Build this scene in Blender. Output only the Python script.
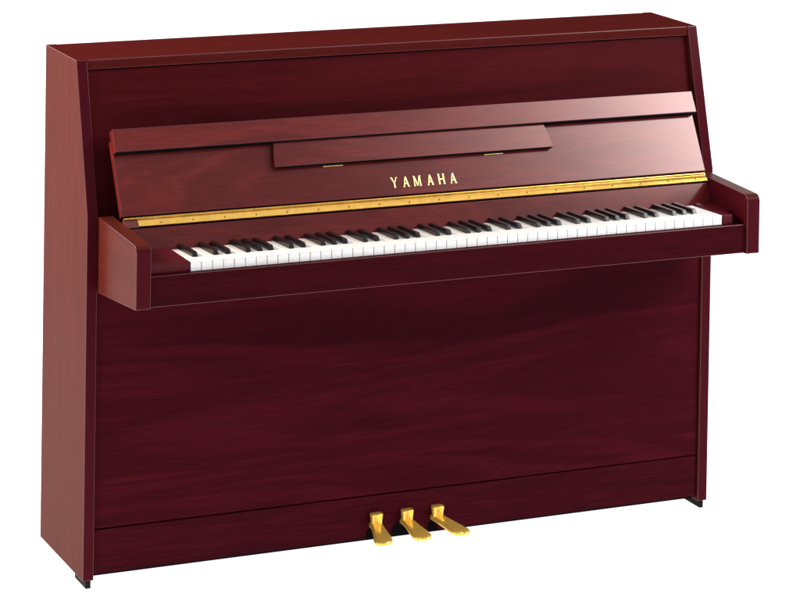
import bpy, bmesh, math, random
from mathutils import Vector, Matrix
random.seed(4)
S = bpy.context.scene
for o in list(bpy.data.objects): bpy.data.objects.remove(o, do_unlink=True)
COL = S.collection

# ------------------------------------------------------------------ camera
# A view camera held almost level with a falling lens (vertical shift), rolled a little.
yaw, pitch, roll = 0.4036, 0.0298, 0.0148
r0 = Vector((math.cos(yaw), -math.sin(yaw), 0)); f0 = Vector((math.sin(yaw), math.cos(yaw), 0)); u0 = Vector((0, 0, 1))
f1 = f0*math.cos(pitch) - u0*math.sin(pitch); u1 = u0*math.cos(pitch) + f0*math.sin(pitch)
r2 = r0*math.cos(roll) + u1*math.sin(roll); u2 = u1*math.cos(roll) - r0*math.sin(roll)
cam = bpy.data.cameras.new('camera'); cam_o = bpy.data.objects.new('camera', cam); COL.objects.link(cam_o)
m = Matrix((r2, u2, -f1)).transposed().to_4x4(); m.translation = Vector((-1.8522, -5.8921, 2.1252)); cam_o.matrix_world = m
cam.sensor_fit = 'HORIZONTAL'; cam.sensor_width = 36; cam.lens = 2860.65/800*36
cam.shift_x = (400-334.63)/800; cam.shift_y = (-344.89-300)/800
cam.clip_start = .05; cam.clip_end = 200
S.camera = cam_o

# ------------------------------------------------------------------ studio light
S.view_settings.view_transform = 'Standard'; S.view_settings.look = 'None'
S.view_settings.exposure = 0; S.view_settings.gamma = 1
w = bpy.data.worlds.new('World'); S.world = w; w.use_nodes = True
bg = w.node_tree.nodes['Background']; bg.inputs[0].default_value = (.9, .92, 1, 1); bg.inputs[1].default_value = .45

def softbox(name, loc, aim, sx, sy, power, color=(1, 1, 1), grad=None):
    l = bpy.data.lights.new(name, 'AREA'); l.shape = 'RECTANGLE'; l.size = sx; l.size_y = sy; l.energy = power; l.color = color
    o = bpy.data.objects.new(name, l); COL.objects.link(o); o.location = loc
    d = Vector(aim) - Vector(loc); o.rotation_euler = d.to_track_quat('-Z', 'Y').to_euler()
    if grad:   # brightness ramped along the box, shaped to give the fallboard its sheen
        l.use_nodes = True; nt = l.node_tree; em = nt.nodes['Emission']
        ge = nt.nodes.new('ShaderNodeNewGeometry'); sp = nt.nodes.new('ShaderNodeSeparateXYZ')
        def mth(op, a, b):
            n = nt.nodes.new('ShaderNodeMath'); n.operation = op; nt.links.new(a, n.inputs[0]); n.inputs[1].default_value = b; return n.outputs[0]
        nt.links.new(ge.outputs['Parametric'], sp.inputs[0]); u = sp.outputs[grad[0]]
        if grad[1]: n = nt.nodes.new('ShaderNodeMath'); n.operation = 'SUBTRACT'; n.inputs[0].default_value = 1; nt.links.new(u, n.inputs[1]); u = n.outputs[0]
        nt.links.new(mth('MINIMUM', mth('MULTIPLY', mth('POWER', u, 6), grad[2]), grad[3]), em.inputs[1])
    return o
softbox('softbox', (2.15, -2.3, 2.5), (.9, -.3, .85), 2.6, 1.8, 14.7, grad=(0, False, 96, 21))
softbox('overhead_softbox', (1.3, -1.0, 3.3), (1.3, -1.0, .8), 2.4, 2.2, 12.5)
softbox('side_softbox', (-1.8, .35, 2.15), (0, -.2, .8), .9, .9, 150, (1, .82, .66))
softbox('strip_light', (-2.9, -1.6, .65), (.6, -.3, .8), .35, 1.1, 26, (1, .95, .9))
softbox('front_softbox', (-.2, -5.2, 1.4), (.8, -.3, .5), 2.0, 1.4, 20, (1, .97, .93))

# ------------------------------------------------------------------ materials
def nodes(name):
    mt = bpy.data.materials.new(name); mt.use_nodes = True; nt = mt.node_tree
    return mt, nt, nt.nodes['Principled BSDF']
def wood(name, grain='X', spec=.3, rough=.22, dark=(.021, .0018, .0040), light=(.064, .0050, .0100), seed=0., fig=1., bump=.02, ratio=(.9, 13), tint=(1, 1, 1), fine=1.):
    mt, nt, p = nodes(name); N = nt.nodes.new; L = nt.links.new
    tc = N('ShaderNodeTexCoord'); mp = N('ShaderNodeMapping'); L(tc.outputs['Object'], mp.inputs[0])
    lo, hi = ratio; sc = {'X': (lo, hi, hi), 'Y': (hi, lo, hi), 'Z': (hi, hi, lo)}[grain]; p.inputs['Specular Tint'].default_value = (*tint, 1)
    mp.inputs['Scale'].default_value = sc; mp.inputs['Location'].default_value = (seed*3.1, seed*1.7, seed)
    n1 = N('ShaderNodeTexNoise'); n1.inputs['Scale'].default_value = .9; n1.inputs['Detail'].default_value = 5; n1.inputs['Distortion'].default_value = 1.1
    L(mp.outputs[0], n1.inputs['Vector'])
    mp2 = N('ShaderNodeMapping'); L(tc.outputs['Object'], mp2.inputs[0])
    mp2.inputs['Scale'].default_value = tuple({lo: 14, hi: 330}[s] for s in sc)
    n2 = N('ShaderNodeTexNoise'); n2.inputs['Scale'].default_value = 1; n2.inputs['Detail'].default_value = 4; n2.inputs['Roughness'].default_value = .65
    L(mp2.outputs[0], n2.inputs['Vector'])
    # growth rings cut by the veneer knife
    ad = N('ShaderNodeMath'); ad.operation = 'MULTIPLY'; ad.inputs[1].default_value = 9; L(n1.outputs[0], ad.inputs[0])
    fr = N('ShaderNodeMath'); fr.operation = 'SINE'; mu = N('ShaderNodeMath'); mu.operation = 'MULTIPLY'; mu.inputs[1].default_value = 3.2
    L(ad.outputs[0], mu.inputs[0]); L(mu.outputs[0], fr.inputs[0])
    a = N('ShaderNodeMath'); a.operation = 'MULTIPLY_ADD'; a.inputs[1].default_value = .09*fig; a.inputs[2].default_value = .5; L(fr.outputs[0], a.inputs[0])
    b = N('ShaderNodeMath'); b.operation = 'MULTIPLY_ADD'; b.inputs[1].default_value = .45*fig; L(n1.outputs[0], b.inputs[0]); L(a.outputs[0], b.inputs[2])
    c = N('ShaderNodeMath'); c.operation = 'MULTIPLY_ADD'; c.inputs[1].default_value = fine; L(n2.outputs[0], c.inputs[0]); L(b.outputs[0], c.inputs[2])
    mr = N('ShaderNodeMapRange'); L(c.outputs[0], mr.inputs[0])
    mid = .5 + .225*fig + .5*fine
    mr.inputs[1].default_value = mid-.38; mr.inputs[2].default_value = mid+.38
    cr = N('ShaderNodeValToRGB'); L(mr.outputs[0], cr.inputs[0])
    cr.color_ramp.elements[0].color = (*dark, 1); cr.color_ramp.elements[1].color = (*light, 1)
    e = cr.color_ramp.elements.new(.55); e.color = (*[(x*.6+y*.4) for x, y in zip(dark, light)], 1)
    L(cr.outputs[0], p.inputs['Base Color'])
    p.inputs['Specular IOR Level'].default_value = spec
    rn = N('ShaderNodeMapRange'); L(n2.outputs[0], rn.inputs[0]); rn.inputs[3].default_value = rough*.93; rn.inputs[4].default_value = rough*1.07
    L(rn.outputs[0], p.inputs['Roughness'])
    bp = N('ShaderNodeBump'); bp.inputs['Strength'].default_value = bump; bp.inputs['Distance'].default_value = .0006; L(n2.outputs[0], bp.inputs['Height']); L(bp.outputs[0], p.inputs['Normal'])
    return mt
def plain(name, col, rough=.4, metal=0., spec=.5, var=.06, scale=60, bump=0.):
    mt, nt, p = nodes(name); N = nt.nodes.new; L = nt.links.new
    tc = N('ShaderNodeTexCoord'); n = N('ShaderNodeTexNoise'); n.inputs['Scale'].default_value = scale; n.inputs['Detail'].default_value = 3; L(tc.outputs['Object'], n.inputs['Vector'])
    mr = N('ShaderNodeMapRange'); L(n.outputs[0], mr.inputs[0]); mr.inputs[3].default_value = 1-var; mr.inputs[4].default_value = 1+var
    mx = N('ShaderNodeVectorMath'); mx.operation = 'SCALE'; mx.inputs[0].default_value = col; L(mr.outputs[0], mx.inputs['Scale']); L(mx.outputs[0], p.inputs['Base Color'])
    p.inputs['Roughness'].default_value = rough; p.inputs['Metallic'].default_value = metal; p.inputs['Specular IOR Level'].default_value = spec
    if bump:
        b = N('ShaderNodeBump'); b.inputs['Strength'].default_value = bump; b.inputs['Distance'].default_value = .001; L(n.outputs[0], b.inputs['Height']); L(b.outputs[0], p.inputs['Normal'])
    return mt
EDGE = dict(dark=(.046, .0078, .0056), light=(.086, .0140, .0096))  # side and arm wood, the pale brown sheen mixed into the colour
SATIN = dict(spec=.012, rough=.45)
M = dict(
    edge=wood('highlight_edge', 'X', spec=.38, rough=.25, seed=6.1, dark=(.06, .010, .012), light=(.10, .018, .020)),  # lighter, glossier wood for bevels, stands in for edge highlights
    panel=wood('mahogany_satin', 'X', **SATIN, seed=1.3, fig=1.5, ratio=(.75, 6.5), fine=.75, dark=(.022, .0018, .0042), light=(.066, .0046, .0100)),
    rail=wood('mahogany_satin_rail', 'X', **SATIN, seed=4.1, fig=.7),
    slip=wood('mahogany_slip', 'X', **SATIN, seed=4.9, fig=.7, fine=.8, dark=(.018, .0016, .0034), light=(.052, .0040, .0078)),
    upper=wood('mahogany_upper', 'X', spec=.015, rough=.4, seed=7.7, dark=(.029, .0026, .0036), light=(.070, .0058, .0082), fine=.9),
    board=wood('mahogany_polished', 'X', spec=.5, rough=.12, seed=2.2, dark=(.066, .0072, .0070), light=(.140, .0170, .0150), bump=.004, fig=1.6, ratio=(2.4, 9), tint=(1, .76, .73)),
    lid=wood('mahogany_lid', 'X', spec=0., rough=.5, seed=5.5, dark=(.045, .0060, .0058), light=(.078, .0100, .0085)),
    side=wood('mahogany_side', 'Z', tint=(1, .76, .52), spec=.02, rough=.4, seed=3.3, fig=1.2, **EDGE),
    arm=wood('mahogany_arm', 'Y', tint=(1, .76, .52), spec=.02, rough=.3, seed=8.8, fig=1.2, **EDGE),
    shade_red=wood('mahogany_shade_red', 'Z', spec=.03, rough=.35, seed=2.9, fig=.6, fine=.7, dark=(.036, .0026, .0058), light=(.066, .0044, .0096)),  # shaded copy of the side wood, painted without its brown sheen
    block=wood('mahogany_block', 'X', spec=.1, rough=.25, seed=9.1, dark=(.05, .004, .008), light=(.09, .007, .013)),
    brass=plain('polished_brass', (.70, .41, .09), .2, 1., var=.25, scale=45, bump=.3),
    pedal=plain('satin_brass', (1.0, .64, .12), .24, .62, var=.08, scale=70, bump=.12),
    leaf=plain('gold_leaf_lettering', (.92, .76, .30), .35, .6),
    ivory=plain('white_key_plastic', (.82, .81, .79), .25, spec=.4, var=.02),
    ebony=plain('black_key_plastic', (.006, .005, .006), .18, spec=.45, var=.1),
    dark=plain('black_felt_and_shade', (.004, .003, .004), .9, spec=.05, var=.3),  # black for felt, backings and the added shade strips
    rubber=plain('black_foot', (.008, .007, .008), .7, spec=.1, var=.2),
    screw=plain('brass_screw', (.35, .2, .06), .4, 1.),
)
fl, nt, p = nodes('glowing_white_floor')     # white floor with an added glow that washes out shadows
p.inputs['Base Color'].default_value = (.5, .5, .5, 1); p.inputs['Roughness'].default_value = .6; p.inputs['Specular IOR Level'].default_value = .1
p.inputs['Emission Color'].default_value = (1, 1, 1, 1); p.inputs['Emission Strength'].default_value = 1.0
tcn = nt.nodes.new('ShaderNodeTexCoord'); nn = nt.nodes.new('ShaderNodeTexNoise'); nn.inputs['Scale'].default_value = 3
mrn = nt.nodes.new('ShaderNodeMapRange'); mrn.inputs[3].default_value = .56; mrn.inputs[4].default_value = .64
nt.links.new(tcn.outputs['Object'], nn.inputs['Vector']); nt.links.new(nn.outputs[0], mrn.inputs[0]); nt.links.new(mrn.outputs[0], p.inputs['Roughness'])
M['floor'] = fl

# ------------------------------------------------------------------ mesh helpers
HIGHLIT = ('mahogany_side', 'mahogany_arm', 'mahogany_lid', 'mahogany_polished', 'mahogany_slip')  # woods whose bevels get the painted highlight
def link(name, bm, mat, parent=None, bevel=0., seg=2):
    bmesh.ops.remove_doubles(bm, verts=bm.verts, dist=1e-6)
    bmesh.ops.recalc_face_normals(bm, faces=bm.faces)
    if bevel:
        es = [e for e in bm.edges if len(e.link_faces) == 2 and e.calc_face_angle(0) > .45]
        bmesh.ops.bevel(bm, geom=es, offset=bevel, segments=seg, profile=.5, affect='EDGES', clamp_overlap=True, material=1 if mat.name in HIGHLIT else -1)
    for f in bm.faces: f.smooth = bool(bevel)
    me = bpy.data.meshes.new(name); bm.to_mesh(me); bm.free(); me.materials.append(mat)
    if bevel and mat.name in HIGHLIT: me.materials.append(M['edge'])
    o = bpy.data.objects.new(name, me); COL.objects.link(o)
    if bevel:
        me.set_sharp_from_angle(angle=math.radians(50)); wn = o.modifiers.new('even_shading', 'WEIGHTED_NORMAL'); wn.keep_sharp = True; wn.weight = 90
    if parent: o.parent = parent
    return o
def smooth(o):
    for f in o.data.polygons: f.use_smooth = True
    o.data.set_sharp_from_angle(angle=math.radians(50))
    return o
def prism(bm, pts, a, b, ax='x'):
    """extrude a closed outline; ax='x': pts are (y,z); ax='y': (x,z); ax='z': (x,y)"""
    def P(q, t):
        return {'x': (t, q[0], q[1]), 'y': (q[0], t, q[1]), 'z': (q[0], q[1], t)}[ax]
    A = [bm.verts.new(P(q, a)) for q in pts]; B = [bm.verts.new(P(q, b)) for q in pts]
    bm.faces.new(A); bm.faces.new(B[::-1]); n = len(pts)
    for i in range(n): bm.faces.new((A[i], B[i], B[(i+1) % n], A[(i+1) % n]))
def box(bm, x0, x1, y0, y1, z0, z1): prism(bm, [(y0, z0), (y1, z0), (y1, z1), (y0, z1)], x0, x1)
def slab(p, q, t):
    """outline of a board of thickness t whose face runs p->q (y,z), thickness going backwards"""
    d = Vector((q[0]-p[0], q[1]-p[1])).normalized(); n = Vector((-d.y, d.x))
    if n.x < 0: n = -n
    return [p, q, (q[0]+n.x*t, q[1]+n.y*t), (p[0]+n.x*t, p[1]+n.y*t)]

# ------------------------------------------------------------------ setting: white sweep
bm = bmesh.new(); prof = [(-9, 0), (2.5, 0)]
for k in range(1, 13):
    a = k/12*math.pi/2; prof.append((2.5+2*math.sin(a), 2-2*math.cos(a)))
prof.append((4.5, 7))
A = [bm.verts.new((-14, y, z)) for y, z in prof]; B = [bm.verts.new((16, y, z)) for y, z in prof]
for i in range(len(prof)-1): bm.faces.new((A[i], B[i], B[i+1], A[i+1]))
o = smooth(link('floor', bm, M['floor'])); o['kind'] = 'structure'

# ------------------------------------------------------------------ the piano
W, H, T = 1.49, 1.0922, .0236
AX, AI = .0238, .0555            # arm outer and inner face
piano = bpy.data.objects.new('upright_piano', None); COL.objects.link(piano)
piano['label'] = 'polished red mahogany upright piano with open fallboard, white and black keys and three gold pedals'
piano['category'] = 'piano'
def mir(x): return W-x

for s in (0, 1):
    bm = bmesh.new(); a, b = (0, T) if s == 0 else (W-T, W)
    prism(bm, [(0, .0195), (-.2966, .0195), (-.2966, .780), (-.2125, H), (0, H)], a, b)
    sp_ = link('side_panel', bm, M['side'], piano, .0014, 3)
    sp_.data.materials.append(M['lid'])      # sheenless lid wood put on the side tops to keep them dark
    for f in sp_.data.polygons:
        if f.normal.z > .95 or (f.center.z > H-.004 and (abs(f.center.x-T) < .003 or abs(f.center.x-W+T) < .003)): f.material_index = 2
    sp_.data.materials.append(M['shade_red'])  # shaded copy of the wood for the front faces
    for f in sp_.data.polygons:
        if f.material_index == 0 and f.normal.y < -.9: f.material_index = 3
    bm = bmesh.new(); a, b = (.009, .0205) if s == 0 else (W-.014, W-.004)
    prism(bm, [(-.215, 0), (-.2885, 0), (-.2885, .0193), (-.215, .0193)], a, b)
    link('foot', bm, M['rubber'], piano, .0015)

e = .0006
bm = bmesh.new(); box(bm, T+e, W-T-e, -.2128, 0-e, 1.0712, H-.0006); lid = link('top_lid', bm, M['lid'], piano, .0016)
for f in lid.data.polygons:
    if f.center.x < T+.004 or f.center.x > W-T-.004: f.material_index = 0
bm = bmesh.new(); box(bm, T+e, W-T-e, -.02, -.004, .03, 1.0705); link('back_panel', bm, M['dark'], piano)
bm = bmesh.new(); prism(bm, slab((-.2925+.008, .745), (-.2155+.010, 1.0685), .018), T+e, W-T-e); link('upper_panel', bm, M['upper'], piano, .001)
bm = bmesh.new(); box(bm, T+.0015, W-T-.0015, -.289, -.271, .1240, .640); link('lower_panel', bm, M['panel'], piano, .0012)

# bottom rail with a rounded notch behind each pedal
PED = [(.664, -.020), (.737, .0), (.810, .020)]
out = [(T+e, .1215), (T+e, .0300)]
for px, k in PED:
    cx = px-.006; k = .86 if k == 0 else .45
    out += [(cx+k*a, .03+(b-.03)*(k*.5+.5)) for a, b in ((-.030, .03), (-.0285, .045), (-.022, .056), (-.012, .0615), (.012, .0615), (.022, .056), (.0285, .045), (.030, .03))]
out += [(W-T-e, .0300), (W-T-e, .1215)]
bm = bmesh.new(); prism(bm, out, -.2895, -.271, 'y'); link('bottom_rail', bm, M['rail'], piano, .0008)
bm = bmesh.new(); box(bm, T+e, W-T-e, -.2705, -.25, .0195, .135); link('rail_backing', bm, M['dark'], piano)

# key bed and lower front
bm = bmesh.new(); box(bm, AI+e, W-AI-e, -.513, -.2655, .6445, .6990); link('key_bed', bm, M['dark'], piano)
bm = bmesh.new(); box(bm, T+e, W-T-e, -.2835, -.2665, .700, .745); link('key_bed_backing', bm, M['dark'], piano)
bm = bmesh.new(); box(bm, AI+e, W-AI-e, -.5307, -.5135, .6439, .7069); link('key_slip', bm, M['slip'], piano, .0014)
for s in (0, 1):
    bm = bmesh.new(); r = .016; c = (-.5387+r, .7720-r)
    arc = [(c[0]+r*math.cos(math.pi-k/6*math.pi/2), c[1]+r*math.sin(math.pi-k/6*math.pi/2)) for k in range(7)]
    pts = [(-.2972, .621), (-.5387, .6431)] + arc + [(-.2972, .7800)]
    a, b = (AX, AI) if s == 0 else (W-AI, W-AX)
    prism(bm, pts, a, b); smooth(link('arm', bm, M['arm'], piano, .0014))
    arm_o = bpy.context.scene.collection.objects[-1]; arm_o.data.materials.append(M['shade_red']); inn = 1 if s == 0 else -1
    for f in arm_o.data.polygons:      # front end and inner face painted with the shaded, redder copy
        if f.material_index == 0 and (f.normal.y < -.9 or f.normal.x*inn > .9): f.material_index = 2
    # key block beside the keyboard
    bm = bmesh.new()
    if s == 0: box(bm, AI+e, .1465, -.5155, -.392, .7005, .7272)
    else:
        L_ = [(1.3870, -.392), (1.3870, -.5155), (1.4115, -.5155), (1.4115, -.478), (W-AI-e, -.478), (W-AI-e, -.392)]
        prism(bm, L_, .7005, .7272, 'z')
    link('key_block', bm, M['block'], piano, .0015)

# nameboard between hinge and keys
bm = bmesh.new(); prism(bm, slab((-.3900, .7150), (-.3718, .7665), .012), AI+e, W-AI-e); link('nameboard', bm, M['board'], piano, .0008)

# fallboard, opened and leaning back
PB, PT = Vector((-.3567, .7900)), Vector((-.2800, .9330)); D = (PT-PB).normalized(); Nn = Vector((-D.y, D.x))   # Nn points forward and up
bm = bmesh.new(); prism(bm, slab(tuple(PB), tuple(PT), .017), AI-.001+.0006, W-AI+.001-.0006); fall = link('fallboard', bm, M['board'], piano, .0014)
bm = bmesh.new(); prism(bm, slab((-.3122, .9150), (-.2880, .9580), .021), AI-.001, W-AI+.001); link('fallboard_lip', bm, M['board'], fall, .0012)
bm = bmesh.new(); lb = Vector((-.3122, .9150)); ld = (Vector((-.2880, .9580))-lb).normalized(); ln = Vector((-ld.y, ld.x)); ln = -ln if ln.x < 0 else ln
prism(bm, [tuple(lb+ln*a-ld*b) for a, b in ((.0012, 0), (.0205, 0), (.0205, .0012), (.0012, .0012))], AI+.001, W-AI-.001); link('shade_strip', bm, M['dark'], fall)  # black strip added as the shade under the lip
# brass piano hinge: rolled knuckle and leaf
def board_pt(s, t, n=0.):      # s along x, t metres up the board, n off its face
    q = PB + D*t + Nn*n; return Vector((s, q.x, q.y))
bm = bmesh.new()
prism(bm, [(-.3590, .7830), (-.3602, .7815), (-.3660, .7766), (-.3712, .7713), (-.3698, .7690), (-.3540, .7790)], AI+.032, W-AI-.002)
hinge = link('hinge', bm, M['brass'], fall, 0)
bm = bmesh.new(); ring = [(-.3588+.0026*math.cos(k*math.pi/6), .7848+.0026*math.sin(k*math.pi/6)) for k in range(12)]
a = AI+.002
while a < W-AI-.016:       # the rolled knuckles of the hinge
    prism(bm, ring, a, a+.0122); a += .0126
smooth(link('hinge_pin', bm, M['brass'], hinge, 0))
bm = bmesh.new(); prism(bm, [(-.3575, .7840), (-.3715, .7690), (-.3660, .7660), (-.3540, .7800)], AI+.001, AI+.0315); link('hinge_filler', bm, M['board'], fall, .0006)
nrm = Vector((0, -.74, .67)).normalized()
for k in range(19):
    x = .1373 + k*.0704
    if x > W-AI-.02: break
    bm = bmesh.new()
    bmesh.ops.create_uvsphere(bm, u_segments=10, v_segments=6, radius=.0016)
    for v in bm.verts: v.co = Matrix.Rotation(math.radians(45), 3, 'X') @ Vector((v.co.x, v.co.y, v.co.z*.5)) + Vector((x, -.3680, .7772))
    smooth(link('screw', bm, M['screw'], hinge))

# folding music desk on the fallboard
bm = bmesh.new()
def desk_outline():
    t0, t1 = .0765, .150; xl0, xr0, xl1, xr1 = .4035, 1.0625, .4130, 1.0420; pts = []
    for k in range(7):
        u = k/6; pts.append((xr0+(xr1-xr0)*(u**1.7), t0+(t1-t0)*u))
    for k in range(7):
        u = 1-k/6; pts.append((xl0+(xl1-xl0)*(u**1.7), t0+(t1-t0)*u))
    return pts
ol = desk_outline()
A = [bm.verts.new(board_pt(x, t, .0035)) for x, t in ol]; B = [bm.verts.new(board_pt(x, t, .0150-.004*((t-.0765)/.0735))) for x, t in ol]
bm.faces.new(A); bm.faces.new(B[::-1])
for i in range(len(ol)): bm.faces.new((A[i], B[i], B[(i+1) % len(ol)], A[(i+1) % len(ol)]))
desk = link('music_desk', bm, M['board'], piano, .001)
bm = bmesh.new(); c_ = [tuple(board_pt(0, t, n))[1:] for t, n in ((.0764, .0040), (.0764, .0142), (.0756, .0142), (.0756, .0040))]
prism(bm, c_, .4060, 1.0600); link('shade_strip', bm, M['dark'], desk)  # black strip added as the shade under the desk
for x0 in (.517, .898):
    bm = bmesh.new()
    c0 = board_pt(0, .0738, .0016)
    for k in range(5):      # knuckles
        a = x0+k*.0092; ring = [(c0.y+.0011*math.cos(j*math.pi/5), c0.z+.0011*math.sin(j*math.pi/5)) for j in range(10)]
        prism(bm, ring, a, a+.0084)
    
    smooth(link('desk_hinge', bm, M['leaf'], desk))

# maker's name, inlaid letters on the fallboard
def letter(ch, x, t0, h, wd):
    bm = bmesh.new(); th, tn = .0030, .0019; e2 = .0002
    def quad(pts, n0=.0001, n1=.0005):
        A = [bm.verts.new(board_pt(x+px, t0+pz, n0)) for px, pz in pts]; B = [bm.verts.new(board_pt(x+px, t0+pz, n1)) for px, pz in pts]
        bm.faces.new(A); bm.faces.new(B[::-1])
        for i in range(len(pts)): bm.faces.new((A[i], B[i], B[(i+1) % len(pts)], A[(i+1) % len(pts)]))
    def stroke(x0, z0, x1, z1, w): quad([(x0-w/2, z0), (x0+w/2, z0), (x1+w/2, z1), (x1-w/2, z1)])
    def serif(xc, z, up): quad([(xc-.0024, z), (xc+.0024, z), (xc+.0024, z+up*.0009), (xc-.0024, z+up*.0009)], .0001, .00045)
    if ch == 'A':
        stroke(.0016, 0, wd/2, h, tn); stroke(wd-.0018, 0, wd/2+.0003, h, th); quad([(wd*.27, h*.28), (wd*.73, h*.28), (wd*.70, h*.38), (wd*.30, h*.38)], .0001, .00047); serif(.0016, 0, 1); serif(wd-.0018, 0, 1)
    if ch == 'Y':
        stroke(wd/2, 0, wd/2, h*.46, th); stroke(wd/2-.0002, h*.44, .0018, h, th); stroke(wd/2+.0004, h*.44, wd-.0014, h, tn); serif(wd/2, 0, 1); serif(.0018, h, -1); serif(wd-.0014, h, -1)
    if ch == 'H':
        stroke(.002, 0, .002, h, th); stroke(wd-.002, 0, wd-.002, h, th); quad([(.003, h*.45), (wd-.003, h*.45), (wd-.003, h*.55), (.003, h*.55)], .0001, .00047)
        for q in (.002, wd-.002): serif(q, 0, 1); serif(q, h, -1)
    if ch == 'M':
        stroke(.0014, 0, .0018, h, tn); stroke(wd-.0018, 0, wd-.0020, h, th); stroke(wd/2, h*.02, .0022, h, th*.9); stroke(wd/2, h*.02, wd-.0024, h, tn*.9)
        serif(.0014, 0, 1); serif(wd-.0018, 0, 1); serif(.0012, h, -1); serif(wd-.0012, h, -1)
    return link('letter', bm, M['leaf'], fall)
for ch, cx, wd in zip('YAMAHA', (.6745, .7015, .7285, .7590, .7860, .8135), (.0150, .0145, .0170, .0145, .0150, .0145)):
    letter(ch, cx-wd/2, .0165, .0225, wd)

# ------------------------------------------------------------------ keys
KX, KW, NK = .1479, 1.2374, 52
pw = KW/NK; FR = -.5155; KZ = .7272; TA = -.043
piv = Vector((0, FR, KZ)); TO = piv - Matrix.Rotation(TA, 3, 'X') @ piv
bm = bmesh.new(); g = .0005
box(bm, g, pw-g, FR, -.386, KZ-.0032, KZ)
box(bm, g+.0002, pw-g-.0002, FR+.0013, -.387, .7035, KZ-.0032)
wk = link('white_key', bm, M['ivory'], piano, .0005)
bm = bmesh.new(); b0, b1 = -.0058, .0058; zt = KZ+.0105
A = [bm.verts.new(q) for q in ((b0, -.386, KZ-.001), (b1, -.386, KZ-.001), (b1, -.4780, KZ-.001), (b0, -.4780, KZ-.001))]
B = [bm.verts.new(q) for q in ((b0+.0009, -.386, zt), (b1-.0009, -.386, zt), (b1-.0011, -.4725, zt-.0004), (b0+.0011, -.4725, zt-.0004))]
bm.faces.new(A[::-1]); bm.faces.new(B)
for i in range(4): bm.faces.new((A[i], A[(i+1) % 4], B[(i+1) % 4], B[i]))
bk = smooth(link('black_key', bm, M['ebony'], piano, .0012, 3))
names = 'ABCDEFG'; off = {'A': .0008, 'C': -.0014, 'D': .0014, 'F': -.0018, 'G': 0}
first_w = first_b = True
for i in range(NK):
    o = wk if first_w else wk.copy()
    if not first_w: COL.objects.link(o); o.parent = piano
    first_w = False
    o.rotation_euler.x = TA; o.location = Vector((KX+i*pw, random.uniform(-.0002, .0002), random.uniform(-.00025, .0002))) + TO
    n = names[i % 7]
    if n in off and i < NK-1:
        o = bk if first_b else bk.copy()
        if not first_b: COL.objects.link(o); o.parent = piano
        first_b = False
        o.rotation_euler.x = TA; o.location = Vector((KX+(i+1)*pw+off[n], 0, random.uniform(-.0003, .0002))) + TO
bm = bmesh.new(); box(bm, KX-.0005, KX+KW+.0005, -.3840, -.375, .7005, .7100); link('key_felt', bm, M['dark'], piano)

# ------------------------------------------------------------------ pedals
for px, dx in PED:
    bm = bmesh.new()
    # tongue: lofted sections from the rail to the rounded toe
    rows = [(-.292, .0665, .0135, .014), (-.312, .0665, .0140, .014), (-.330, .0645, .0155, .0135), (-.352, .0615, .0185, .012), (-.370, .0590, .0215, .0115), (-.381, .0572, .0212, .0105), (-.3885, .0552, .0165, .0090), (-.3920, .0530, .0090, .0055)]
    prev = None; rings = []
    for y, z, hw, th in rows:
        k = (y+.30)/(-.09); cx = px + dx*max(0, k); ring = []
        for j in range(16):
            a = j/16*2*math.pi; ca, sa = math.cos(a), math.sin(a)
            ux = math.copysign(abs(ca)**.55, ca)*hw; uz = math.copysign(abs(sa)**.6, sa)*th/2
            ring.append(bm.verts.new((cx+ux, y, z-th/2+uz)))
        rings.append(ring)
    for a, b in zip(rings, rings[1:]):
        for j in range(16): bm.faces.new((a[j], a[(j+1) % 16], b[(j+1) % 16], b[j]))
    bm.faces.new(rings[0]); bm.faces.new(rings[-1][::-1])
    ped = smooth(link('pedal', bm, M['pedal'], piano))
    bm = bmesh.new(); rings = []
    for z, hw, hd in ((.0600, .0122, .0085), (.0660, .0120, .0088), (.0740, .0124, .0094), (.0830, .0136, .0104), (.0858, .0138, .0106), (.0868, .0128, .0096)):
        ring = []
        for j in range(20):
            a = j/20*2*math.pi; ca, sa = math.cos(a), math.sin(a)
            ring.append(bm.verts.new((px+math.copysign(abs(ca)**.42, ca)*hw, -.3005+math.copysign(abs(sa)**.7, sa)*hd, z)))
        rings.append(ring)
    for a, b in zip(rings, rings[1:]):
        for j in range(20): bm.faces.new((a[j], a[(j+1) % 20], b[(j+1) % 20], b[j]))
    bm.faces.new(rings[0]); bm.faces.new(rings[-1][::-1])
    smooth(link('pedal_collar', bm, M['pedal'], ped))
